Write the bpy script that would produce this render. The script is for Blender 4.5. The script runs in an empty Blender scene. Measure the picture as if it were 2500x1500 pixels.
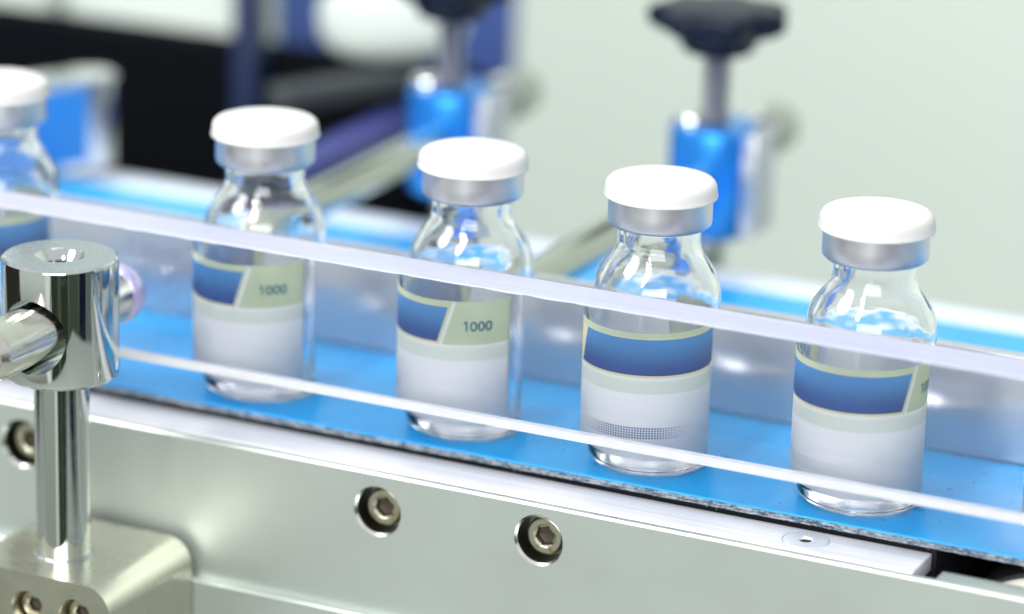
import bpy, bmesh, math, random
from mathutils import Matrix, Vector, noise
random.seed(7)
S = 0.001                      # everything below is written in millimetres
R = math.radians
PI = math.pi
sc = bpy.context.scene
col = sc.collection

# ------------------------------------------------------------------ camera
cam_d = bpy.data.cameras.new('camera')
cam = bpy.data.objects.new('camera', cam_d)
col.objects.link(cam)
rot = Matrix(((0.90128, -0.15279, 0.40539), (0.43241, 0.25962, -0.86349), (0.02668, 0.95355, 0.30006)))
cam.matrix_world = Matrix.Translation(Vector((223.49, -536.35, 210.85)) * S) @ rot.to_4x4()
cam_d.lens = 120.47
cam_d.sensor_width = 36
cam_d.clip_start = 0.02
cam_d.clip_end = 50
cam_d.shift_y = -0.0026
cam_d.dof.use_dof = True
cam_d.dof.focus_distance = 0.595
cam_d.dof.aperture_fstop = 7.2
sc.camera = cam

# ------------------------------------------------------------------ render settings
sc.render.engine = 'CYCLES'
cy = sc.cycles
cy.max_bounces = 18
cy.transmission_bounces = 16
cy.glossy_bounces = 8
cy.diffuse_bounces = 4
cy.transparent_max_bounces = 12
cy.caustics_refractive = True
cy.caustics_reflective = True
cy.blur_glossy = 0.4
cy.sample_clamp_indirect = 60
cy.use_denoising = True
sc.view_settings.view_transform = 'Standard'
sc.view_settings.look = 'None'
sc.view_settings.gamma = 1
sc.view_settings.use_curve_mapping = False
sc.view_settings.exposure = 0.1

# ------------------------------------------------------------------ node helper
class G:
    def __init__(self, tree):
        self.t = tree
        self.n = tree.nodes
    def node(self, kind, **kw):
        n = self.n.new(kind)
        for k, v in kw.items():
            setattr(n, k, v)
        return n
    def put(self, sock, v):
        if isinstance(v, bpy.types.NodeSocket):
            self.t.links.new(v, sock)
        elif isinstance(v, (tuple, list)) and len(v) == 3 and len(getattr(sock, 'default_value', (0,)*3)) == 4:
            sock.default_value = (*v, 1)
        else:
            sock.default_value = v
    def m(self, op, a, b=0.0, c=None, clamp=False):
        n = self.node('ShaderNodeMath', operation=op, use_clamp=clamp)
        self.put(n.inputs[0], a); self.put(n.inputs[1], b)
        if c is not None: self.put(n.inputs[2], c)
        return n.outputs[0]
    def band(self, x, lo, hi):            # 1 inside lo..hi
        return self.m('MULTIPLY', self.m('GREATER_THAN', x, lo), self.m('LESS_THAN', x, hi))
    def smooth(self, x, lo, hi, a=0.0, b=1.0):
        n = self.node('ShaderNodeMapRange', interpolation_type='SMOOTHSTEP')
        for i, v in enumerate((x, lo, hi, a, b)): self.put(n.inputs[i], v)
        return n.outputs[0]
    def lin(self, x, lo, hi, a=0.0, b=1.0):
        n = self.node('ShaderNodeMapRange')
        for i, v in enumerate((x, lo, hi, a, b)): self.put(n.inputs[i], v)
        return n.outputs[0]
    def mix(self, f, a, b):
        n = self.node('ShaderNodeMix', data_type='RGBA')
        self.put(n.inputs[0], f); self.put(n.inputs[6], a); self.put(n.inputs[7], b)
        return n.outputs[2]
    def noise(self, vec, scale, detail=4, rough=0.5):
        n = self.node('ShaderNodeTexNoise')
        self.put(n.inputs['Vector'], vec)
        n.inputs['Scale'].default_value = scale
        n.inputs['Detail'].default_value = detail
        n.inputs['Roughness'].default_value = rough
        return n.outputs['Fac']
    def scaled(self, vec, s):
        n = self.node('ShaderNodeMapping')
        self.put(n.inputs['Vector'], vec)
        n.inputs['Scale'].default_value = s
        return n.outputs[0]
    def obj(self):
        return self.node('ShaderNodeTexCoord').outputs['Object']
    def bump(self, h, strength, dist=0.0001, normal=None):
        n = self.node('ShaderNodeBump')
        n.inputs['Strength'].default_value = strength
        n.inputs['Distance'].default_value = dist
        self.put(n.inputs['Height'], h)
        if normal is not None: self.put(n.inputs['Normal'], normal)
        return n.outputs[0]

def mat(name, color=(.8, .8, .8), rough=.5, metal=0.0, **kw):
    m = bpy.data.materials.new(name)
    m.use_nodes = True
    b = m.node_tree.nodes['Principled BSDF']
    b.inputs['Base Color'].default_value = (*color, 1)
    b.inputs['Roughness'].default_value = rough
    b.inputs['Metallic'].default_value = metal
    for k, v in kw.items():
        b.inputs[k.replace('_', ' ')].default_value = v
    return m, G(m.node_tree), b

# ------------------------------------------------------------------ world: the bright room round the bench
w = bpy.data.worlds.new('World')
sc.world = w
w.use_nodes = True
g = G(w.node_tree)
bg = w.node_tree.nodes['Background']
tc = g.node('ShaderNodeTexCoord').outputs['Generated']
sx = g.node('ShaderNodeSeparateXYZ'); g.put(sx.inputs[0], tc)
X_, Y_, Z_ = sx.outputs
az = g.m('ARCTAN2', Y_, X_)                         # -pi..pi
wallc = (0.74, 0.80, 0.76)
up = g.smooth(Z_, 0.05, 0.40)
c = g.mix(up, wallc, (0.84, 0.86, 0.88))
dn = g.smooth(Z_, -0.05, -0.5)
c = g.mix(dn, c, (0.30, 0.33, 0.27))
# unseen dark and pale bands on the near side, shaped for the chrome's reflections
def block(a0, a1, z0, z1, colr, c, soft=.02):
    s = g.m('MULTIPLY', g.smooth(az, a0 - soft, a0 + soft), g.smooth(az, a1 + soft, a1 - soft))
    t = g.m('MULTIPLY', g.smooth(Z_, z0 - .05, z0 + .05), g.smooth(Z_, z1 + .05, z1 - .05))
    return g.mix(g.m('MULTIPLY', s, t), c, colr)
c = block(-3.3, -2.45, -.8, .10, (0.035, 0.035, 0.03), c)
c = block(2.55, 3.3, -.8, .10, (0.05, 0.04, 0.025), c)
c = block(-1.48, -1.34, -.8, .10, (1.0, 1.0, 1.0), c)
c = block(-1.31, -0.73, -.8, .10, (0.035, 0.05, 0.035), c)
c = block(-1.08, -0.98, -.8, .10, (0.10, 0.12, 0.085), c)
c = block(-0.73, -0.38, -.8, .10, (0.075, 0.09, 0.065), c)
c = block(-0.38, -0.12, -.8, .10, (0.012, 0.016, 0.035), c)
c = block(-0.12, 0.20, -.8, .10, (0.15, 0.18, 0.17), c)
c = block(-2.7, -0.35, .20, .75, (1.1, 1.12, 1.14), c, .15)  # bright area added high on the near side to lift the labels
g.put(bg.inputs[0], c)
bg.inputs[1].default_value = 0.86

# ------------------------------------------------------------------ lamps
def lamp(name, shape, size, loc, target, watts, color=(1, 1, 1), size_y=None):
    d = bpy.data.lights.new(name, 'AREA')
    d.shape = shape
    d.size = size * S
    if size_y: d.size_y = size_y * S
    d.energy = watts
    d.color = color
    o = bpy.data.objects.new(name, d)
    col.objects.link(o)
    o.location = Vector(loc) * S
    v = Vector(target) - Vector(loc)
    o.rotation_euler = v.to_track_quat('-Z', 'Y').to_euler()
    return o
lamp('ceiling_lamp', 'RECTANGLE', 600, (-200, 350, 1400), (0, 0, 0), 1.4, (1, 1, 1), 600)
lamp('wall_fill', 'RECTANGLE', 1200, (-600, 420, 900), (-550, 900, -100), 1.2, (.97, 1, .97), 500)  # unseen fill added to light the wall
lamp('front_fill', 'RECTANGLE', 1100, (420, -1300, 480), (0, 0, 10), 19, (1, 1, 1), 700)  # unseen fill added to brighten the labels from the front
lamp('round_lamp', 'DISK', 420, (-650, -350, 815), (0, 0, 20), 7.5, (1, 1, 1))
lamp('tube_lamp', 'RECTANGLE', 18, (-154, -850, 1050), (-30, 0, 30), 4.5, (1, .98, .93), 560)
lamp('tube_lamp', 'RECTANGLE', 18, (-102, -850, 1050), (-30, 0, 30), 4.5, (1, .98, .93), 560)

# ------------------------------------------------------------------ mesh helpers
def link(name, bm, m, parent=None, smooth=None, loc=None):
    """bm in mm -> ONE mesh object; smooth = auto-smooth angle in degrees"""
    bmesh.ops.recalc_face_normals(bm, faces=bm.faces)
    if smooth is not None:
        for f in bm.faces: f.smooth = True
        for e in bm.edges:
            e.smooth = not (len(e.link_faces) == 2 and e.calc_face_angle(0) > R(smooth))
    for v in bm.verts: v.co *= S
    me = bpy.data.meshes.new(name)
    bm.to_mesh(me); bm.free()
    for x in (m if isinstance(m, (list, tuple)) else [m]): me.materials.append(x)
    o = bpy.data.objects.new(name, me)
    col.objects.link(o)
    if parent: o.parent = parent
    if loc: o.location = Vector(loc) * S
    return o
def tag(o, label=None, cat=None, group=None, kind=None):
    if label: o['label'] = label
    if cat: o['category'] = cat
    if group: o['group'] = group
    if kind: o['kind'] = kind
    return o
def thing(name, loc, label, cat, group=None):
    o = bpy.data.objects.new(name, None)
    o.empty_display_size = .01
    col.objects.link(o)
    o.location = Vector(loc) * S
    return tag(o, label, cat, group)
def lathe(prof, seg=96, closed=False, bm=None, M=None):
    bm = bm or bmesh.new()
    rings = []
    for r, z in prof:
        if r < 1e-6:
            rings.append([bm.verts.new((0, 0, z))])
        else:
            rings.append([bm.verts.new((r*math.cos(2*PI*i/seg), r*math.sin(2*PI*i/seg), z)) for i in range(seg)])
    n = len(rings)
    allv = [v for rg in rings for v in rg]
    for k in range(n if closed else n-1):
        a, b = rings[k], rings[(k+1) % n]
        if len(a) == 1 and len(b) == 1: continue
        for i in range(seg):
            j = (i+1) % seg
            if len(a) == 1: bm.faces.new((a[0], b[i], b[j]))
            elif len(b) == 1: bm.faces.new((a[i], b[0], a[j]))
            else: bm.faces.new((a[i], b[i], b[j], a[j]))
    if M is not None: bmesh.ops.transform(bm, matrix=M, verts=allv)
    return bm
def box(x0, x1, y0, y1, z0, z1, bev=0.0, seg=2, bm=None, M=None):
    bm = bm or bmesh.new()
    r = bmesh.ops.create_cube(bm, size=1)
    vs = r['verts']
    for v in vs:
        v.co = Vector(((x0+x1)/2 + v.co.x*(x1-x0), (y0+y1)/2 + v.co.y*(y1-y0), (z0+z1)/2 + v.co.z*(z1-z0)))
    if M is not None: bmesh.ops.transform(bm, matrix=M, verts=vs)
    if bev:
        es = list({e for v in vs for e in v.link_edges})
        bmesh.ops.bevel(bm, geom=es, offset=bev, segments=seg, affect='EDGES', profile=.5)
    return bm
ALONG_Y = Matrix.Rotation(R(-90), 4, 'X')      # local z -> world +y
def T(x, y, z): return Matrix.Translation((x, y, z))
def rod_prof(r, z0, z1, ch=.4):
    return [(0, z0), (r-ch, z0), (r, z0+ch), (r, z1-ch), (r-ch, z1), (0, z1)]
def extrude_poly(pts, y0, y1, bm=None):
    """polygon in x,z extruded along y"""
    bm = bm or bmesh.new()
    a = [bm.verts.new((x, y0, z)) for x, z in pts]
    b = [bm.verts.new((x, y1, z)) for x, z in pts]
    n = len(pts)
    for i in range(n):
        bm.faces.new((a[i], a[(i+1) % n], b[(i+1) % n], b[i]))
    bm.faces.new(a[::-1]); bm.faces.new(b)
    return bm
def cut(o, cutters):
    """subtract cutters (objects) from o and bake"""
    for k in cutters:
        md = o.modifiers.new('cut', 'BOOLEAN'); md.operation = 'DIFFERENCE'; md.solver = 'EXACT'; md.object = k
    bpy.context.view_layer.update()
    dg = bpy.context.evaluated_depsgraph_get()
    me = bpy.data.meshes.new_from_object(o.evaluated_get(dg))
    old = o.data
    o.modifiers.clear()
    o.data = me
    me.name = o.name
    for k in cutters: bpy.data.objects.remove(k)
    return o
def shade(o, ang):
    bm = bmesh.new(); bm.from_mesh(o.data)
    bmesh.ops.remove_doubles(bm, verts=bm.verts, dist=1e-7)
    for f in bm.faces: f.smooth = True
    for e in bm.edges: e.smooth = not (len(e.link_faces) == 2 and e.calc_face_angle(0) > R(ang))
    bm.to_mesh(o.data); bm.free()

# ------------------------------------------------------------------ materials
# aluminium, bead blasted side plate
M_plate, g, b = mat('anodised_plate', (0.62, 0.68, 0.64), .42, .8)
v = g.obj()
n1 = g.noise(v, 5200, 3, .6); n2 = g.noise(v, 28, 4, .6)
b.inputs['Normal'].default_value = (0, 0, 0)
g.put(b.inputs['Normal'], g.bump(n1, .10, .00004))
g.put(b.inputs['Roughness'], g.lin(n2, .3, .7, .36, .50))
g.put(b.inputs['Base Color'], g.mix(g.smooth(n2, .35, .75), (0.50, 0.545, 0.52), (0.46, 0.51, 0.48)))
# brushed aluminium, grain along x
M_brush, g, b = mat('brushed_aluminium', (0.90, 0.90, 0.93), .36, .3)
v = g.obj()
s1 = g.noise(g.scaled(v, (60, 5200, 5200)), 1, 4, .7)
s2 = g.noise(g.scaled(v, (14, 900, 900)), 1, 3, .6)
g.put(b.inputs['Normal'], g.bump(s1, .22, .00004))
g.put(b.inputs['Base Color'], g.mix(g.smooth(s2, .42, .72), (0.72, 0.71, 0.76), (0.58, 0.58, 0.63)))
g.put(b.inputs['Roughness'], g.lin(s1, .3, .7, .28, .44))
# satin steel of the rear guide
M_guide, g, b = mat('satin_steel', (0.55, 0.56, 0.60), .2, .7)
v = g.obj()
s1 = g.noise(g.scaled(v, (40, 3000, 3600)), 1, 4, .7)
g.put(b.inputs['Normal'], g.bump(s1, .10, .00003))
# chrome
M_mach, g, b = mat('machined_edge', (0.75, 0.77, 0.75), .22, 1.0)
M_chrome, g, b = mat('chrome', (0.62, 0.65, 0.63), .05, 1.0)
v = g.obj()
s1 = g.noise(g.scaled(v, (1400, 1400, 900)), 1, 3, .6)
s2 = g.noise(g.scaled(v, (2600, 2600, 40)), 1, 3, .6)
nb = g.bump(s1, .07, .00003)
g.put(b.inputs['Normal'], g.bump(s2, .06, .00003, nb))
g.put(b.inputs['Roughness'], g.lin(g.noise(v, 500, 3, .6), .4, .75, .04, .13))
# faced steel (top of the clamp block)
M_faced, g, b = mat('faced_steel', (0.46, 0.51, 0.55), .28, 1.0)
v = g.obj()
g.put(b.inputs['Normal'], g.bump(g.noise(v, 4200, 3, .7), .07, .00004))
g.put(b.inputs['Roughness'], g.lin(g.noise(v, 900, 3, .7), .35, .7, .2, .38))
# ground steel rod (drawn along its length = local y)
M_rod, g, b = mat('ground_steel', (0.66, 0.65, 0.58), .20, 1.0)
v = g.obj()
s1 = g.noise(g.scaled(v, (3500, 60, 3500)), 1, 4, .7)
g.put(b.inputs['Normal'], g.bump(s1, .16, .00004))
g.put(b.inputs['Roughness'], g.lin(g.noise(g.scaled(v, (900, 60, 900)), 1, 3), .35, .7, .12, .32))
st = g.noise(g.scaled(v, (200, 120, 200)), 1, 3)
g.put(b.inputs['Base Color'], g.mix(g.smooth(st, .5, .75), (0.68, 0.67, 0.61), (0.52, 0.46, 0.33)))
M_rearrod, g, b = mat('bright_rod', (0.47, 0.49, 0.43), .16, .95)
M_washed, g, b = mat('satin_screw', (0.80, 0.80, 0.84), .36, .6)
M_spindle, g, b = mat('spindle_steel', (0.30, 0.31, 0.36), .3, 1.0)
M_screw, g, b = mat('screw_steel', (0.52, 0.50, 0.38), .28, 1.0)
v = g.obj()
g.put(b.inputs['Normal'], g.bump(g.noise(v, 2600, 3, .7), .25, .00004))
g.put(b.inputs['Base Color'], g.mix(g.smooth(g.noise(v, 900, 3), .55, .75), (0.55, 0.53, 0.42), (0.42, 0.30, 0.14)))
M_bracket, g, b = mat('nickel_bracket', (0.54, 0.53, 0.43), .27, 1.0)
v = g.obj()
g.put(b.inputs['Normal'], g.bump(g.noise(v, 3600, 3, .6), .10, .00004))
g.put(b.inputs['Roughness'], g.lin(g.noise(v, 120, 3), .3, .7, .22, .34))
M_blueblock, g, b = mat('blue_tinted_metal', (0.025, 0.25, 0.72), .25, .7)  # metal with one even blue tint
M_bore, g, b = mat('shaded_bore', (0.07, 0.07, 0.045), .35, 1.0)  # shade inside the bores put into the metal's colour
M_bore2, g, b = mat('dull_nut', (0.42, 0.44, 0.40), .35, .9)
M_recess, g, b = mat('shaded_recess', (0.045, 0.035, 0.02), .4)  # shade of the hex recesses put into a dark colour
M_dark, g, b = mat('interior_shade', (0.012, 0.012, 0.016), .6)  # near-black colour for the shade inside the conveyor
M_blackpl, g, b = mat('black_plastic', (0.003, 0.006, 0.018), .38, 0, Specular_IOR_Level=.18)
M_whitepl, g, b = mat('white_plastic', (0.80, 0.82, 0.81), .45)
M_cream, g, b = mat('cream_nylon', (0.82, 0.79, 0.66), .45)
M_violet, g, b = mat('violet_plastic', (0.46, 0.44, 0.70), .25, .3, Coat_Weight=1.0, Coat_Roughness=.15)
# vial materials
M_glass, g, b = mat('vial_glass', (1, 1, 1), 0.0, 0.0, IOR=1.5, Transmission_Weight=1.0)
v = g.obj()
g.put(b.inputs['Normal'], g.bump(g.noise(g.scaled(v, (1, 1, .7)), 190, 2, .5), .10, .0012))
M_fog, g, b = mat('fogged_glass', (0.98, 0.985, 0.99), .03, 0, IOR=1.5, Transmission_Weight=.86)
v = g.obj()
g.put(b.inputs['Transmission Weight'], g.lin(g.noise(v, 70, 2, .5), .35, .65, .94, 1.0))
g.put(b.inputs['Normal'], g.bump(g.noise(g.scaled(v, (1, 1, .5)), 130, 2, .5), .25, .0012))
M_base, g, b = mat('base_glass', (1, 1, 1), 0.0, 0.0, IOR=1.5, Transmission_Weight=1.0)
v = g.obj()
bn = g.noise(v, 300, 3, .65)
g.put(b.inputs['Normal'], g.bump(bn, .9, .0016))
M_cap, g, b = mat('cap_plastic', (0.55, 0.555, 0.55), .42, 0, Subsurface_Weight=.25, Subsurface_Scale=.002, Specular_IOR_Level=.4)
g.put(b.inputs['Normal'], g.bump(g.noise(g.obj(), 500, 2, .5), .03, .00005))
M_ring, g, b = mat('crimp_aluminium', (0.66, 0.67, 0.71), .35, 1.0)
v = g.obj()
g.put(b.inputs['Normal'], g.bump(g.noise(g.scaled(v, (300, 300, 5000)), 1, 3, .6), .08, .00004))
M_stopper, g, b = mat('grey_rubber', (0.20, 0.23, 0.30), .55)
M_ink, g, b = mat('dark_ink', (0.02, 0.13, 0.15), .5)
M_inkw, g, b = mat('pale_ink', (0.30, 0.42, 0.72), .5)
# acrylic
M_acryl, g, b = mat('clear_acrylic', (0.985, 0.988, 1.0), 0.0, 0.0, IOR=1.49, Transmission_Weight=1.0)
v = g.obj()
hz = g.node('ShaderNodeBsdfDiffuse'); g.put(hz.inputs['Color'], (0.80, 0.83, 0.95))
hn = g.noise(g.scaled(v, (60, 500, 2600)), 1, 4, .7); hb = g.noise(v, 18, 3, .5)
hf = g.m('ADD', g.lin(hn, .3, .7, .002, .012), g.lin(hb, .3, .7, .0, .006))
mx = g.node('ShaderNodeMixShader'); g.put(mx.inputs[0], hf)
g.put(mx.inputs[1], b.outputs[0]); g.put(mx.inputs[2], hz.outputs[0])
M_acryl.node_tree.links.new(mx.outputs[0], [n for n in M_acryl.node_tree.nodes if n.type == 'OUTPUT_MATERIAL'][0].inputs[0])
M_sawn, g, b = mat('sawn_acrylic', (0.90, 0.90, 0.97), .6, 0, IOR=1.49, Transmission_Weight=.45)
v = g.obj()
s1 = g.noise(g.scaled(v, (1100, 260, 260)), 1, 5, .75)
s2 = g.noise(g.scaled(v, (28, 500, 500)), 1, 4, .6)
g.put(b.inputs['Base Color'], g.mix(g.smooth(s2, .35, .7), (0.56, 0.57, 0.70), (0.49, 0.50, 0.65)))
g.put(b.inputs['Normal'], g.bump(s1, .5, .00012))
M_sawn2, g, b = mat('sawn_acrylic_lower', (0.98, 0.98, 1.0), .6)
v = g.obj()
g.put(b.inputs['Normal'], g.bump(g.noise(g.scaled(v, (300, 260, 900)), 1, 4, .7), .25, .0001))
tl = g.node('ShaderNodeBsdfTranslucent'); g.put(tl.inputs['Color'], (0.98, 0.98, 1.0))
mx = g.node('ShaderNodeMixShader'); mx.inputs[0].default_value = .45
g.put(mx.inputs[1], b.outputs[0]); g.put(mx.inputs[2], tl.outputs[0])
M_sawn2.node_tree.links.new(mx.outputs[0], [n for n in M_sawn2.node_tree.nodes if n.type == 'OUTPUT_MATERIAL'][0].inputs[0])
# belt
M_belt, g, b = mat('blue_belt', (0.012, 0.33, 0.74), .33, 0, Specular_IOR_Level=.5)
v = g.obj()
wv = g.noise(g.scaled(v, (1500, 2200, 1)), 1, 3, .7)
g.put(b.inputs['Normal'], g.bump(wv, .16, .00012))
g.put(b.inputs['Base Color'], g.mix(g.smooth(g.noise(v, 40, 4, .6), .35, .7), (0.012, 0.345, 0.77), (0.009, 0.30, 0.72)))
g.put(b.inputs['Roughness'], g.lin(g.noise(v, 300, 4, .6), .3, .7, .26, .38))
M_ply, g, b = mat('belt_fabric', (0.2, 0.26, 0.34), .8)
v = g.obj()
s1 = g.noise(g.scaled(v, (700, 700, 2600)), 1, 5, .8)
sz = g.node('ShaderNodeSeparateXYZ'); g.put(sz.inputs[0], v)
g.put(b.inputs['Base Color'], g.mix(g.smooth(s1, .38, .62), (0.02, 0.05, 0.11), (0.36, 0.41, 0.44)))
g.put(b.inputs['Normal'], g.bump(s1, .8, .0003))
M_fibre, g, b = mat('fibre', (0.62, 0.66, 0.66), .7)
# background
M_wall, g, b = mat('wall_paint', (0.57, 0.635, 0.585), .6)
v = g.obj()
M_farstrip, g, b = mat('pale_blue_strip', (0.72, 0.80, 0.92), .3, .15)
M_floor, g, b = mat('floor_vinyl', (0.40, 0.43, 0.40), .4)
M_black, g, b = mat('black_panel', (0.0025, 0.003, 0.0045), .8, 0, Specular_IOR_Level=.03)
M_navy, g, b = mat('navy_paint', (0.004, 0.012, 0.05), .4)
M_blue, g, b = mat('blue_grey_paint', (0.05, 0.09, 0.29), .4)
M_purple, g, b = mat('violet_blue_paint', (0.04, 0.05, 0.22), .5)
M_grey, g, b = mat('dark_grey_metal', (0.03, 0.036, 0.04), .5, 0)
M_pale, g, b = mat('pale_enamel', (0.52, 0.57, 0.53), .4)
M_clampside, g, b = mat('clamp_side_steel', (0.50, 0.52, 0.58), .3, .8)
M_reflection, g, b = mat('painted_reflection', (0.02, 0.19, 0.55), .4)  # colour of the belt's reflection on the deflector bar
M_steelblur, g, b = mat('polished_steel', (0.72, 0.72, 0.72), .12, 1.0)

def thin(m, g, b, c, f):
    tr = g.node('ShaderNodeBsdfTranslucent'); g.put(tr.inputs['Color'], c)
    mx = g.node('ShaderNodeMixShader'); mx.inputs[0].default_value = f
    out = [n for n in m.node_tree.nodes if n.type == 'OUTPUT_MATERIAL'][0]
    g.put(mx.inputs[1], b.outputs[0]); g.put(mx.inputs[2], tr.outputs[0])
    m.node_tree.links.new(mx.outputs[0], out.inputs[0])
# label: printed bands; u = angle in degrees / 360 (+.5), v = height in mm / 30
def label_mat(name, weak):
    m, g, b = mat(name, (.8, .82, .86), .45)
    uv = g.node('ShaderNodeUVMap').outputs[0]
    s = g.node('ShaderNodeSeparateXYZ'); g.put(s.inputs[0], uv)
    a = g.m('MULTIPLY', g.m('SUBTRACT', s.outputs[0], .5), 360.0)
    z = g.m('SUBTRACT', g.m('MULTIPLY', s.outputs[1], 30.0), 3.4)
    c = (0.88, 0.90, 0.94)
    edge = g.m('MULTIPLY', g.m('SUBTRACT', 23.2, z), -1.5)             # slanted right end of the blue field
    ra = g.m('SUBTRACT', a, edge)
    c = g.mix(g.band(z, 13.6, 16.0), c, (0.72, 0.80, 0.75))            # pale green band
    c = g.mix(g.m('GREATER_THAN', z, 16.6), c, (0.56, 0.66, 0.46))     # green field
    left = g.m('ADD', -162.0, g.m('MULTIPLY', g.m('SUBTRACT', 23.2, z), -1.5))
    notleft = g.m('GREATER_THAN', a, left)
    c = g.mix(g.m('MULTIPLY', g.m('MULTIPLY', g.m('LESS_THAN', ra, 1.2), g.m('LESS_THAN', z, 23.8)),
                  g.m('GREATER_THAN', z, 16.6)), c, (0.72, 0.72, 0.42))
    grad = g.smooth(z, 17.2, 23.4)
    blue = g.mix(grad, (0.0, 0.060, 0.30), (0.055, 0.27, 0.62))
    f = g.m('MULTIPLY', g.band(z, 17.0, 23.6), g.m('MULTIPLY', g.m('LESS_THAN', ra, 0.0), notleft))
    c = g.mix(f, c, blue)
    c = g.mix(g.m('MULTIPLY', g.band(ra, 2.6, 5.4), g.band(z, 16.6, 24.5)), c, (0.82, 0.85, 0.88))
    c = g.mix(g.m('MULTIPLY', g.m('GREATER_THAN', ra, 5.4), g.m('GREATER_THAN', z, 16.4)), c, (0.53, 0.64, 0.46))
    c = g.mix(g.band(z, 16.0, 16.6), c, (0.85, 0.87, 0.88))
    # rows of printed dots
    px = g.m('FRACT', g.m('DIVIDE', a, 2.5)); pz = g.m('FRACT', g.m('DIVIDE', z, .44))
    dx = g.m('SUBTRACT', px, .5); dz = g.m('SUBTRACT', pz, .5)
    d = g.m('SQRT', g.m('ADD', g.m('MULTIPLY', dx, dx), g.m('MULTIPLY', dz, dz)))
    dot = g.m('MULTIPLY', g.m('LESS_THAN', d, .38), g.band(z, 5.28, 7.48))
    fade = g.m('MULTIPLY', g.smooth(a, -168, -125), g.smooth(a, -48, -90))
    c = g.mix(g.m('MULTIPLY', g.m('MULTIPLY', dot, fade), weak), c, (0.02, 0.10, 0.38))
    g.put(b.inputs['Base Color'], c)
    b.inputs['Specular IOR Level'].default_value = .12
    thin(m, g, b, c, .45)
    return m
M_label = label_mat('printed_label', .95)
M_label2 = label_mat('printed_label_pale', .28)

# ------------------------------------------------------------------ setting: wall and floor far behind
tag(link('wall', box(-2600, 2200, 900, 960, -900, 1500), M_wall), kind='structure')
tag(link('floor', box(-2600, 2200, -1600, 900, -960, -900), M_floor), kind='structure')

# ------------------------------------------------------------------ conveyor
XA, XB = -420, 260
conv = thing('conveyor', (0, 0, -60), 'aluminium belt conveyor with blue belt, crossing the picture under all the vials', 'conveyor')
DZ = 60     # parts are written in world mm; parent sits at z=-60
def cpart(name, bm, m, smooth=None, parent=None):
    for v in bm.verts: v.co.z += DZ
    return link(name, bm, m, parent or conv, smooth)
# belt: top skin with two fabric plies, ragged front edge
BY0, BY1 = -13.6, 105
def belt():
    bm = bmesh.new()
    N = 1100
    rows = []
    for i in range(N+1):
        x = XA + (XB-XA)*i/N
        def nz(s, k): return noise.noise(Vector((x*s, k*7.3, 0)))
        y = BY0 + .10*nz(.8, 1) + .05*nz(3.1, 2)
        prof = [(BY1, 0), (40, 0), (y+.5, 0), (y+.12, -.03), (y+.02+.08*nz(4, 3), -.35),
                (y+.22+.12*nz(2.5, 4), -.62), (y+.05+.12*nz(3.5, 5), -.92), (y+.24+.15*nz(3, 6), -1.22),
                (y+.08+.16*nz(4.2, 7), -1.5), (y+.5, -1.75+.12*nz(2.2, 8)), (40, -1.75), (BY1, -1.75)]
        rows.append([bm.verts.new((x, yy, zz)) for yy, zz in prof])
    for i in range(N):
        for k in range(len(rows[0])-1):
            f = bm.faces.new((rows[i][k], rows[i+1][k], rows[i+1][k+1], rows[i][k+1]))
            f.material_index = 0 if k < 4 else 1
        f = bm.faces.new((rows[i][-1], rows[i+1][-1], rows[i+1][0], rows[i][0]))
    return bm
ob = cpart('belt', belt(), [M_belt, M_ply], 35)
# loose threads along the cut edge
bm = bmesh.new()
for k in range(70):
    x = random.uniform(-60, 90); y = BY0 + .05; z = random.uniform(-1.6, -.3)
    L = random.choice([.3, .4, .5]) * random.uniform(.6, 1.3)
    p = Vector((x, y+.1, z)); d = Vector((random.uniform(-1, 1), random.uniform(-.9, -.2), random.uniform(-.8, .4))).normalized()
    last = None
    for q in range(4):
        c_ = p + d*L*q/3 + Vector((0, 0, -.12*L*(q/3)**2))
        r_ = .025*(1-.25*q/3)
        ring = [bm.verts.new(c_ + Vector((r_*math.cos(t), 0, r_*math.sin(t)))) for t in (0, 2.09, 4.19)]
        if last:
            for i in range(3): bm.faces.new((last[i], last[(i+1) % 3], ring[(i+1) % 3], ring[i]))
        last = ring
th = cpart('loose_threads', bm, M_fibre, parent=None)
# dark blocks under the belt: interior shade put into their colour
cpart('bed', box(XA, 58, -10.5, BY1, -50, -2.0), M_dark)
cpart('inner_frame', box(58, XB, -13, BY1, -60, -22), M_dark)
# slide strip along the front
SX1 = 58.3
st = cpart('slide_strip', box(XA, SX1, -24.0, -13.8, -5.4, -2.25, .22, 2), M_brush, 30)
_k = link('cutter', lathe([(0, -5.0), (4.12, -5.0), (4.12, 0), (0, 0)], 64, M=T(37.2, -18.6, DZ)), M_brush)
_k.location = (0, 0, -DZ*S)
st.parent = None; st.location = (0, 0, -DZ*S)
cut(st, [_k]); shade(st, 30)
st.parent = conv; st.location = (0, 0, 0)
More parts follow.
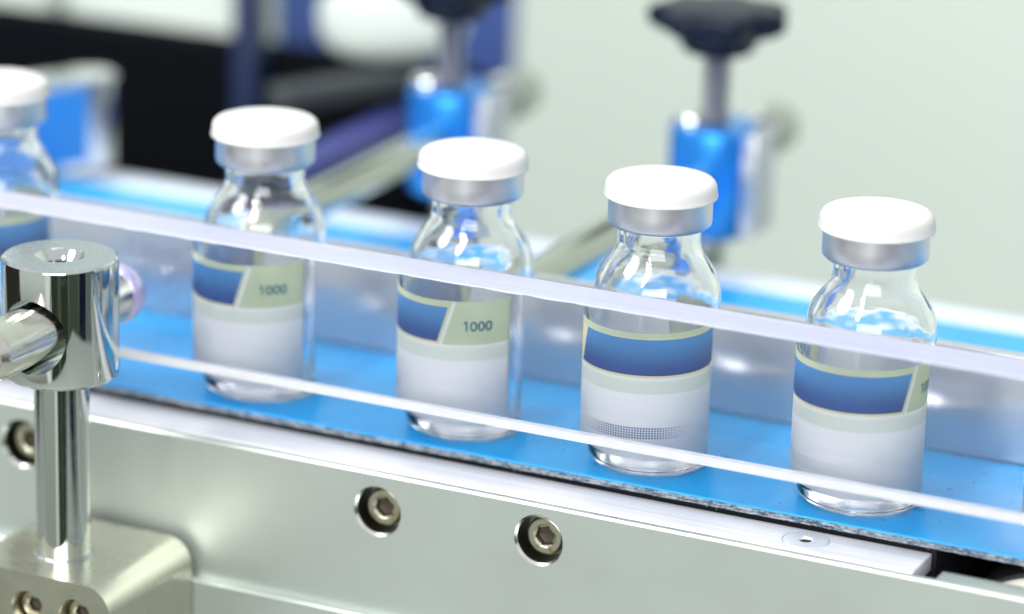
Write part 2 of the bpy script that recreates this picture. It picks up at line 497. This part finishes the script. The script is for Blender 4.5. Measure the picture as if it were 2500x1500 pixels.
# side plate with rabbet, ledge and counterbored holes
pts = [(-26.0, -2.7), (-25.6, -2.3), (-24.5, -2.3), (-24.2, -2.5), (-24.2, -4.6), (-23.8, -5.6), (-19.8, -5.6), (-19.6, -5.8), (-19.6, -60), (-28.0, -60),
       (-28.0, -29.6), (-27.7, -29.3), (-26.0, -29.3)]
bm = bmesh.new()
A = [bm.verts.new((XA, y, z)) for y, z in pts]; B = [bm.verts.new((XB, y, z)) for y, z in pts]
for i in range(len(pts)): bm.faces.new((A[i], A[(i+1) % len(pts)], B[(i+1) % len(pts)], B[i]))
bm.faces.new(A[::-1]); bm.faces.new(B)
for v in bm.verts: v.co.z += DZ
plate = link('side_plate', bm, M_plate, conv)
HOLES = [(-41.6, -9.5), (-9.7, -8.9), (-117, -10.2)]
cutters = []
for x, z in HOLES:
    # profile along +y from outside: chamfer then bore
    prof = [(0, -3), (5.9, -3), (4.75, 0), (4.35, .55), (4.35, 5.5), (0, 5.5)]
    k = link('cutter', lathe(prof, 96, M=T(x, -26, z+DZ) @ ALONG_Y), M_chrome)
    cutters.append(k); k.location = (0, 0, -DZ*S)
plate.parent = None; plate.location = (0, 0, -DZ*S)
cut(plate, cutters)
plate.parent = conv; plate.location = (0, 0, 0)
shade(plate, 25)
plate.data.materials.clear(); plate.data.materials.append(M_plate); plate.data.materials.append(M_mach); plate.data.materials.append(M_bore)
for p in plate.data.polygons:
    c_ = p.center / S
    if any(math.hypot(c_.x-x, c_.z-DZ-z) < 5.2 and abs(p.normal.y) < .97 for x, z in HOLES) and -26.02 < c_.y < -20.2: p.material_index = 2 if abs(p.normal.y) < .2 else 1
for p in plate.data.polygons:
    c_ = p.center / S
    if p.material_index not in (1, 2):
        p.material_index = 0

def hex_socket_head(r, h, hexr, depth, ch=.45, seg=48):
    """cylinder head with hexagonal recess; axis +z is the outward face at z=0, body goes to -h"""
    bm = bmesh.new()
    def ring(rr, z, hexa=False):
        out = []
        for i in range(seg):
            t = 2*PI*i/seg
            q = rr
            if hexa:
                q = rr*math.cos(PI/6)/math.cos((t % (PI/3)) - PI/6)
            out.append(bm.verts.new((q*math.cos(t), q*math.sin(t), z)))
        return out
    rs = [ring(r, -h), ring(r, -ch), ring(r-.12, -ch*.4), ring(r-ch, 0), ring(hexr*1.12, 0), ring(hexr*.985, -.28, False), ring(hexr, -.32, True), ring(hexr, -depth, True)]
    for k in range(len(rs)-1):
        for i in range(seg):
            j = (i+1) % seg
            bm.faces.new((rs[k][i], rs[k][j], rs[k+1][j], rs[k+1][i]))
    tip = bm.verts.new((0, 0, -depth-.5))
    for i in range(seg): bm.faces.new((rs[-1][i], rs[-1][(i+1) % seg], tip)).material_index = 1
    for f in rs[-1][0].link_faces: pass
    for k in range(seg):
        for f in rs[-1][k].link_faces: f.material_index = 1
    bm.faces.new(rs[0][::-1])
    return bm
OUT_Y = Matrix.Rotation(R(90), 4, 'X')     # local z -> world -y
for i, (x, z) in enumerate(HOLES):
    bm = hex_socket_head(3.55, 2.6, 1.95, 1.7)
    bmesh.ops.transform(bm, matrix=T(x+.15, -23.8, z+DZ+.05) @ OUT_Y @ Matrix.Rotation(.3+i, 4, 'Z'), verts=bm.verts)
    s_ = link('socket_screw', bm, [M_screw, M_recess], plate, 25)
# countersunk screw in the strip
bm = hex_socket_head(4.0, 1.5, 1.15, 1.2, .12)
bmesh.ops.transform(bm, matrix=T(37.2, -18.6, DZ-2.20), verts=bm.verts)
link('countersunk_screw', bm, [M_washed, M_recess], st, 25)
# roller end in the gap beyond the strip
rl = cpart('roller', lathe([(0, 0), (21.2, 0), (22, .6), (22, 110)], 96, M=T(81, -12.8, -24.3) @ ALONG_Y), M_dark, 30)
bm = lathe([(0, 0), (12, 0), (12.4, .7), (18.3, .7), (18.8, 0), (21.2, .0), (21.7, .5), (21.7, 5.0), (0, 5.0)], 96, M=T(81, -18.9, DZ-24.3) @ ALONG_Y)
link('roller_cap', bm, M_cream, rl, 30)
# far side
cpart('edge_block', box(62.2, XB, -24.1, -19.7, -6.0, -2.55, .35, 2), M_plate, 30, plate)
cpart('far_strip', box(XA, XB, BY1+.3, 118.5, -5.4, -.9, .3, 2), M_farstrip, 30)
cpart('far_plate', box(XA, XB, 115, 121, -60, -2.3, .3, 2), M_plate, 30)

# ------------------------------------------------------------------ rear steel guide
rg = box(XA, XB, 32.5, 35.5, .6, 19.4, .25, 2)
tag(link('steel_guide_rail', rg, M_guide, smooth=30),
    'low satin steel guide rail behind the row of vials, mirroring them', 'guide rail')

# ------------------------------------------------------------------ front acrylic guide
bm = bmesh.new()
NX = 340
y0, y1, z0, z1 = -24.1, -14.8, 9.5, 35.1
rows = []
for i in range(NX+1):
    x = -330 + 590*i/NX
    n1 = noise.noise(Vector((x*.25, 3, 0)))*.10 + noise.noise(Vector((x*1.3, 9, 0)))*.05
    n2 = noise.noise(Vector((x*.22, 13, 0)))*.08 + noise.noise(Vector((x*1.1, 19, 0)))*.04
    n1 *= math.exp(-((x+60)/90)**2)*1.6 + .3
    c_ = .28
    prof = [(y0, z0+2.0+n2*.4), (y0+1.1, z0), (y1-c_, z0), (y1, z0+c_), (y1, z1-c_), (y1-c_, z1), (y0+c_+abs(n1)*.6, z1), (y0, z1-c_+n1*1.2)]
    rows.append([bm.verts.new((x, yy, zz)) for yy, zz in prof])
for i in range(NX):
    for k in range(8):
        f = bm.faces.new((rows[i][k], rows[i+1][k], rows[i+1][(k+1) % 8], rows[i][(k+1) % 8]))
        if k in (0, 1, 2, 4, 5, 6): f.material_index = 1 if k > 3 else 2
bm.faces.new(rows[0][::-1]); bm.faces.new(rows[-1])
acr = tag(link('acrylic_guide_rail', bm, [M_acryl, M_sawn, M_sawn2]),
          'thick clear acrylic guide rail with frosted white edges, standing in front of the vials', 'guide rail')

# ------------------------------------------------------------------ vials
RB = 11.4
outer = [(0, 0.55), (6.0, 0.45), (8.2, 0.12), (9.3, 0.0), (10.2, 0.22), (10.95, 0.85), (11.32, 1.8), (RB, 3.0), (RB, 10.0), (RB, 18.0), (RB, 25.0), (RB, 30.4), (11.32, 31.6),
         (11.15, 33.0), (10.8, 34.4), (10.25, 35.6), (9.5, 36.7), (8.75, 37.7), (8.1, 38.6), (7.65, 39.5), (7.42, 40.4), (7.35, 41.4), (7.35, 43.4), (7.6, 44.0), (8.7, 44.4), (9.0, 45.0), (9.0, 47.6), (8.6, 48.0)]
inner = [(5.6, 48.0), (5.6, 43.8), (5.65, 41.3), (5.8, 40.2), (6.2, 39.1), (6.9, 38.0), (7.8, 36.9), (8.7, 35.7), (9.45, 34.4), (9.95, 33.0), (10.15, 31.4), (10.2, 29.8), (10.2, 20.0), (10.2, 10.0),
         (10.2, 5.0), (9.8, 3.9), (9.0, 3.1), (7.6, 2.6), (5.6, 2.5), (3.2, 2.8), (0, 3.1)]
def label_bm(R_, rot, a0, a1):
    bm = bmesh.new()
    uvl = bm.loops.layers.uv.new('UVMap')
    n = 90
    zs = [3.6, 28.1]
    t = .09
    V = []
    for i in range(n+1):
        a = a0 + (a1-a0)*i/n
        th_ = R(rot + a)          # rot = view angle of label zero
        V.append([(bm.verts.new((rr*math.sin(th_), -rr*math.cos(th_), z)), a, z) for rr, z in ((R_+t, zs[0]), (R_+t, zs[1]), (R_, zs[1]), (R_, zs[0]))])
    for i in range(n):
        for k in range(4):
            q = [V[i][k], V[i+1][k], V[i+1][(k+1) % 4], V[i][(k+1) % 4]]
            f = bm.faces.new([x[0] for x in q])
            f.smooth = k in (0, 2)
            for lp, x in zip(f.loops, q): lp[uvl].uv = (x[1]/360+.5, x[2]/30)
            f.material_index = 0 if k == 0 else 1
    bm.faces.new([x[0] for x in V[0]]).material_index = 1
    bm.faces.new([x[0] for x in V[-1]][::-1]).material_index = 1
    return bm
def text_on_cylinder(txt, size_h, width, R_, rot, a_start, z_base, shear=0.0, bold=.02, flag=False):
    cu = bpy.data.curves.new('t', 'FONT')
    cu.body = txt; cu.size = 1; cu.offset = bold; cu.shear = shear; cu.resolution_u = 3
    o = bpy.data.objects.new('t', cu); col.objects.link(o)
    bpy.context.view_layer.update()
    me = bpy.data.meshes.new_from_object(o.evaluated_get(bpy.context.evaluated_depsgraph_get()))
    bpy.data.objects.remove(o)
    bm = bmesh.new(); bm.from_mesh(me)
    if flag:                      # a figure one with a proper flag, set before the noughts
        x1_ = min(v.co.x for v in bm.verts); h_ = max(v.co.y for v in bm.verts)
        k_ = h_/1.95
        P = [(-.72, 0), (-.38, 0), (-.38, 1.95), (-.66, 1.95), (-1.08, 1.62), (-1.08, 1.30), (-.72, 1.50)]
        f_ = [bm.verts.new((x1_+px*k_, py*k_, 0)) for px, py in P]
        bm.faces.new((f_[0], f_[1], f_[2], f_[3], f_[6])); bm.faces.new((f_[3], f_[4], f_[5], f_[6]))
    xs = [v.co.x for v in bm.verts]; ys = [v.co.y for v in bm.verts]
    x0, x1, yb, yt = min(xs), max(xs), min(ys), max(ys)
    for v in bm.verts:
        u = (v.co.x-x0)/(x1-x0)*width; h = (v.co.y-yb)/(yt-yb)*size_h
        th_ = R(rot + a_start) + u/R_
        v.co = Vector((R_*math.sin(th_), -R_*math.cos(th_), z_base+h))
    r = bmesh.ops.extrude_face_region(bm, geom=bm.faces[:])
    for v in [q for q in r['geom'] if isinstance(q, bmesh.types.BMVert)]:
        k = 1 + .03/R_
        v.co.x *= k; v.co.y *= k
    return bm
M_paper, g, b = mat('label_paper', (0.88, 0.91, 0.95), .5)
thin(M_paper, g, b, (0.95, 0.98, 1.0), .72)

def vial_meshes():
    gb = lathe(outer + inner, 128)
    cap = lathe([(0, 52.42), (2, 52.42), (2.15, 52.38), (2.3, 52.42), (6.8, 52.40), (8.5, 52.33), (9.2, 52.1), (9.6, 51.7), (9.82, 51.2), (9.9, 50.5), (9.96, 49.9), (10.04, 49.6),
                 (10.1, 49.4), (10.05, 49.2), (9.75, 49.16), (9.5, 49.4), (0, 49.4)], 128)
    ring = lathe([(0, 49.35), (9.0, 49.35), (9.2, 49.1), (9.22, 46.8), (9.22, 44.8), (9.1, 44.35), (8.75, 44.0), (8.1, 43.78), (7.5, 43.75), (7.45, 43.95), (9.0, 44.5), (9.06, 48.1), (0, 48.1)], 128)
    stp = lathe([(0, 48.05), (8.6, 48.05), (5.55, 47.9), (5.5, 44.2), (5.2, 43.7), (3.0, 43.5), (2.6, 45.3), (0, 45.4)], 64)
    return gb, cap, ring, stp
gb, cap, ring, stp = vial_meshes()
gb.verts.ensure_lookup_table()
rows_of = {}
_k = 0
for _r, (_a, _z) in enumerate(outer + inner):
    for _i in range(1 if _a < 1e-6 else 128):
        rows_of[gb.verts[_k]] = _r; _k += 1
proto = None
VIALS = [  # x, rot, label
    (-138.6, 135, 'clear vial cut by the left frame edge, behind the chrome clamp block'),
    (-79.7, 19, 'clear vial with blurred 1000 on its label, second from the left'),
    (-36.8, 14, 'clear vial with a sharp dark 1000 on its pale green label'),
    (0.0, 119, 'clear vial with an unbroken blue label band and a row of printed dots'),
    (40.2, 67, 'clear vial nearest the right, blue label band ending in a slant, over the strip end'),
    (82.3, 60, 'clear vial mostly outside the right frame edge, only a sliver of its side showing')]
for i, (x, rt, lab) in enumerate(VIALS):
    v_ = thing('glass_vial', (x, 0, .05), lab, 'vial', 'capped glass vials in a row on the blue belt')
    if proto is None:
        inner_r0 = len(outer)
        for f in gb.faces:
            c0 = f.calc_center_median()
            zi = c0.z
            f.material_index = (1 if 4.2 < zi < 43.5 else (2 if zi <= 4.2 else 0)) if min(rows_of[v] for v in f.verts) >= inner_r0 else 0
        a_ = link('glass_body', gb, [M_glass, M_fog, M_base], v_, 50)
        b_ = link('flip_cap', cap, M_cap, v_, 40)
        c_ = link('crimp_ring', ring, M_ring, v_, 35)
        d_ = link('rubber_stopper', stp, M_stopper, v_, 35)
        proto = (a_, b_, c_, d_)
    else:
        for src in proto:
            q = src.copy(); col.objects.link(q); q.parent = v_
    lb = link('paper_label', label_bm(RB+.02, rt, -178, 62), [M_label if i != 4 else M_label2, M_paper], v_)
    if i == 4: lb['label'] = 'label with faint dots'
    if rt < 90 and i < 5:
        link('printed_number', text_on_cylinder('000', 1.95, 5.4, RB+.13, rt, 14.5, 22.5, 0, .028, True), M_ink, lb)

# ------------------------------------------------------------------ front clamp holding the acrylic rail
cx0, cy0 = -95.7, -45.2
fc = thing('rail_clamp', (cx0, cy0, -60), 'bright chrome rod clamp on a round post, bolted to the near side of the conveyor', 'clamp')
OFF = Vector((-cx0, -cy0, 60))
def fpart(name, bm, m, smooth=30, parent=None):
    for v in bm.verts: v.co += OFF
    return link(name, bm, m, parent or fc, smooth)
def bracket_poly(x0, x1, z0, z1, r, n=10):
    pts = [(x0, z0)]
    pts += [(x0+r-r*math.cos(t), z1-r+r*math.sin(t)) for t in [PI/2*i/n for i in range(n+1)]]
    pts += [(x1-r+r*math.sin(t), z1-r+r*math.cos(t)) for t in [PI/2*i/n for i in range(n+1)]]
    pts += [(x1, z0)]
    return pts
bm = extrude_poly(bracket_poly(-112.5, -78.8, -52, -21.4, 5.2), -56.8, -28.25)
fr = [e for e in bm.edges if all(abs(v.co.y+56.8) < 1e-4 for v in e.verts)]
bmesh.ops.bevel(bm, geom=fr, offset=.55, segments=1, affect='EDGES')
for v in bm.verts: v.co += OFF
brk = link('bracket', bm, M_bracket)
brk.location = (cx0*S, cy0*S, -60*S)
ks = []
for x, z in ((-96.0, -28.3), (-86.0, -27.9)):
    k = link('cutter', lathe([(0, -2), (4.3, -2), (3.45, 0), (3.2, .4), (3.2, 5), (0, 5)], 64, M=T(x, -56.8, z) @ ALONG_Y), M_bracket)
    ks.append(k)
cut(brk, ks); shade(brk, 22)
brk.parent = fc; brk.location = (0, 0, 0)
for x, z in ((-96.0, -28.3), (-86.0, -27.9)):
    bm = hex_socket_head(2.75, 3, 1.5, 1.6)
    bmesh.ops.transform(bm, matrix=T(x, -54.6, z) @ OUT_Y, verts=bm.verts)
    fpart('bracket_screw', bm, [M_screw, M_recess], 25, brk)
fpart('post', lathe(rod_prof(4.95, -30, 14, .2), 96, M=T(cx0, cy0, 0)), M_chrome)
bm = lathe([(4.98, -21.45), (5.35, -21.45), (5.35, -21.15), (4.98, -21.0)], 64, True, M=T(cx0, cy0, 0))
fpart('post_collar', bm, M_faced)
# block: lathe with chamfers and a dished hole on top, cross bored for the rod
zt, zb = 35.1, 13.0
prof = [(0, zb), (9.7, zb), (10.35, zb+.55), (10.45, zb+.9), (10.45, zt-.9), (10.3, zt-.3), (9.9, zt), (4.5, zt), (4.1, zt-.25), (2.95, zt-1.7), (2.8, zt-3.6), (0, zt-3.6)]
blk = link('clamp_block', lathe(prof, 160), M_chrome)
blk.location = (cx0*S, cy0*S, 0)
k = lathe([(0, -30), (6.1, -30), (6.1, 30), (0, 30)], 96, M=T(.3, 0, 0) @ ALONG_Y)
for v in k.verts: v.co.z = v.co.z*1.12 + 22.6
ko = link('cutter', k, M_chrome); ko.location = (cx0*S, cy0*S, 0)
cut(blk, [ko]); shade(blk, 28)
blk.data.materials.append(M_faced)
for p in blk.data.polygons:
    if abs(p.normal.z) > .95 and p.center.z > (zt-.4)*S: p.material_index = 1
blk.parent = fc; blk.location = (0, 0, 60*S)
bm = hex_socket_head(2.72, 1.2, 1.25, .9, .3)
bmesh.ops.transform(bm, matrix=T(cx0, cy0, zt-2.0), verts=bm.verts)
fpart('set_screw', bm, [M_steelblur, M_recess], 25, blk)
rz = 23.3
rodp = fpart('cross_rod', lathe([(0, -70.5), (4.1, -70.5), (5.0, -69.2), (5.1, -68.6), (5.1, -29.6), (4.8, -29.2), (0, -29.2)], 96, M=T(cx0+.3, 0, rz) @ ALONG_Y), M_rod)
fpart('end_cap', lathe([(0, -29.2), (4.6, -29.2), (5.2, -28.9), (5.6, -28.2), (5.6, -26.6), (5.2, -25.4), (4.8, -24.6), (0, -24.2)], 96, M=T(cx0+.3, 0, rz) @ ALONG_Y), M_violet, 60, rodp)

# ------------------------------------------------------------------ rear clamps
def rear_clamp(x, y, lab):
    t = thing('knob_clamp', (x, y, -60), lab, 'clamp', 'star knob clamps behind the belt')
    up_ = T(0, 0, 60)
    link('post', lathe(rod_prof(3.9, -45, 6, .2), 64, M=up_), M_chrome, t, 30)
    link('post_bracket', box(-16, 16, -8.5, 9, -48, -38, 2.5, 3, M=up_), M_bracket, t, 30)
    bl = link('clamp_block', lathe([(0, 3.6), (8.4, 3.6), (9.3, 4.4), (9.6, 5), (9.6, 26.5), (9.3, 27.4), (8.6, 28), (0, 28)], 96, M=up_), M_blueblock, t, 30)
    link('highlight_dome', lathe([(0, 28), (3.6, 28), (3.6, 29.2), (3.2, 29.9), (2.2, 30.3), (0, 30.4)], 64, M=up_ @ T(-4.6, -2.6, 0)), M_steelblur, bl, 30)  # bright dome added as the highlight on the block top
    link('side_clamp', box(8.8, 12.2, -6, 6, 5, 27.5, .8, 2, M=up_), M_clampside, bl, 30)
    link('cross_rod', lathe(rod_prof(4.0, 35.7-y, 34, .5), 64, M=T(0, 0, 16.4+60) @ ALONG_Y), M_rearrod, t, 30)
    link('rod_end_nut', lathe(rod_prof(5.6, 24, 36, 1.2), 64, M=T(1, 0, 19.4+60) @ ALONG_Y), M_bore2, t, 30)
    # threaded spindle
    pr = [(0, 28)]
    zz = 28.2
    while zz < 44:
        pr += [(3.0, zz), (2.45, zz+.5)]; zz += 1.0
    pr += [(0, zz)]
    link('threaded_spindle', lathe(pr, 32, M=up_), M_spindle, t, 60)
    # star knob: lobed grip with a hub
    bm = bmesh.new()
    seg = 140
    prof_ = [(0, 43.4, 0), (6.4, 43.4, 0), (7.8, 44.3, 0), (8.4, 45.8, 0), (9.4, 47.2, .3), (13.0, 48.3, .8), (15.0, 49.4, 1), (15.7, 51.1, 1), (15.3, 52.8, 1), (13.6, 53.6, .9), (9, 53.9, .5), (5, 54.0, 0), (0, 54.0, 0)]
    rings = []
    for r_, z_, am in prof_:
        if r_ == 0: rings.append([bm.verts.new((0, 0, z_+60))]); continue
        rg_ = []
        for i in range(seg):
            t_ = 2*PI*i/seg
            q = r_ * (1 - .11*am*(1-math.cos(7*t_+.6))*.5*1.6)
            rg_.append(bm.verts.new((q*math.cos(t_), q*math.sin(t_), z_+60)))
        rings.append(rg_)
    for a, b2 in zip(rings, rings[1:]):
        for i in range(seg):
            j = (i+1) % seg
            if len(a) == 1: bm.faces.new((a[0], b2[j], b2[i]))
            elif len(b2) == 1: bm.faces.new((a[i], a[j], b2[0]))
            else: bm.faces.new((a[i], a[j], b2[j], b2[i]))
    link('star_knob', bm, M_blackpl, t, 50)
    return t
rear_clamp(-42.3, 130, 'star knob clamp with its whole black knob showing, before the pale wall')
rear_clamp(-106.0, 130, 'star knob clamp whose knob is cut by the top frame edge, before the blue cabinet')

# ------------------------------------------------------------------ polished guide plate crossing the belt at the left
L_, W_ = 62, 11
pts = [(0, -W_/2), (L_-W_/2, -W_/2)] + [(L_-W_/2+W_/2*math.sin(t), -W_/2*math.cos(t)) for t in [PI*i/16 for i in range(1, 16)]] + [(L_-W_/2, W_/2), (0, W_/2)]
bm = bmesh.new()
a = [bm.verts.new((x, y, 1.0)) for x, y in pts]; b2 = [bm.verts.new((x, y, 22.5)) for x, y in pts]
for i in range(len(pts)): bm.faces.new((a[i], a[(i+1) % len(pts)], b2[(i+1) % len(pts)], b2[i]))
bm.faces.new(a[::-1]); bm.faces.new(b2)
es = [e for e in bm.edges if all(abs(v.co.z-22.5) < 1e-4 for v in e.verts)]
bmesh.ops.bevel(bm, geom=es, offset=.8, segments=2, affect='EDGES')
dp = tag(link('deflector_plate', bm, M_steelblur, smooth=30), 'polished metal deflector bar with rounded end, behind the vial at the left frame edge', 'deflector')
fm = link('painted_reflection', box(0, L_-10, -W_/2-.25, -W_/2-.02, 3, 21), M_reflection, dp)  # blue panel added as the belt's reflection on the near face
dp.rotation_euler = (0, 0, math.atan2(1.11, .58))
dirv = Vector((.463, .886, 0))
dp.location = (Vector((-189, 122, 0)) - dirv*L_) * S

# ------------------------------------------------------------------ machines behind, far out of focus
mc = thing('labelling_machine', (-230, 250, -300), 'black machine body behind the left half of the belt, with a navy upright', 'machine')
O2 = Vector((230, -250, 300))
def mpart(name, bm, m, parent=None):
    for v in bm.verts: v.co += O2
    return link(name, bm, m, parent or mc, 30)
mpart('body', box(-460, -133, 192, 206, -300, 12.3, 1.5, 2), M_black)
mpart('upright', box(-193.5, -187.5, 184, 191.9, -300, 60, .8, 2), M_navy)
mpart('cover', box(-256, -198, 206.1, 218, -100, 70, 3, 3), M_pale)
mpart('side_cover', box(-460, -262, 206.1, 218, -100, 70, 3, 3), M_pale)
mpart('beam', box(-150, -142, 122, 191.9, -3, 5, 1, 2), M_purple)
bm = box(-4, 4, -22, 22, -3, 3, 1.5, 3)
bmesh.ops.transform(bm, matrix=T(-156, 176, 11) @ Matrix.Rotation(R(-27), 4, 'Z'), verts=bm.verts)
mpart('lever', bm, M_grey)
cb = thing('cabinet', (-250, 330, -300), 'blue grey cabinet front seen behind the left star knob', 'cabinet')
bm = box(-262, -172, 300, 305, -17, 70, 1, 2)
for v in bm.verts: v.co += Vector((250, -330, 300))

link('cabinet_body', bm, M_blue, cb, 30)
# pale oval handle in front of the cabinet
bm = bmesh.new()
bmesh.ops.create_uvsphere(bm, u_segments=48, v_segments=24, radius=1)
for v in bm.verts:
    c_ = v.co
    f = lambda t, p: math.copysign(abs(t)**p, t)
    v.co = Vector((f(c_.x, .8)*20, f(c_.y, .8)*8, f(c_.z, .75)*10.5))
bmesh.ops.transform(bm, matrix=T(-156, 198, 24.0) @ Matrix.Rotation(R(-8), 4, 'Y'), verts=bm.verts)
tag(link('oval_handle', bm, M_pale, smooth=60), 'pale green oval pad lying on the black machine beside the left star knob', 'handle')
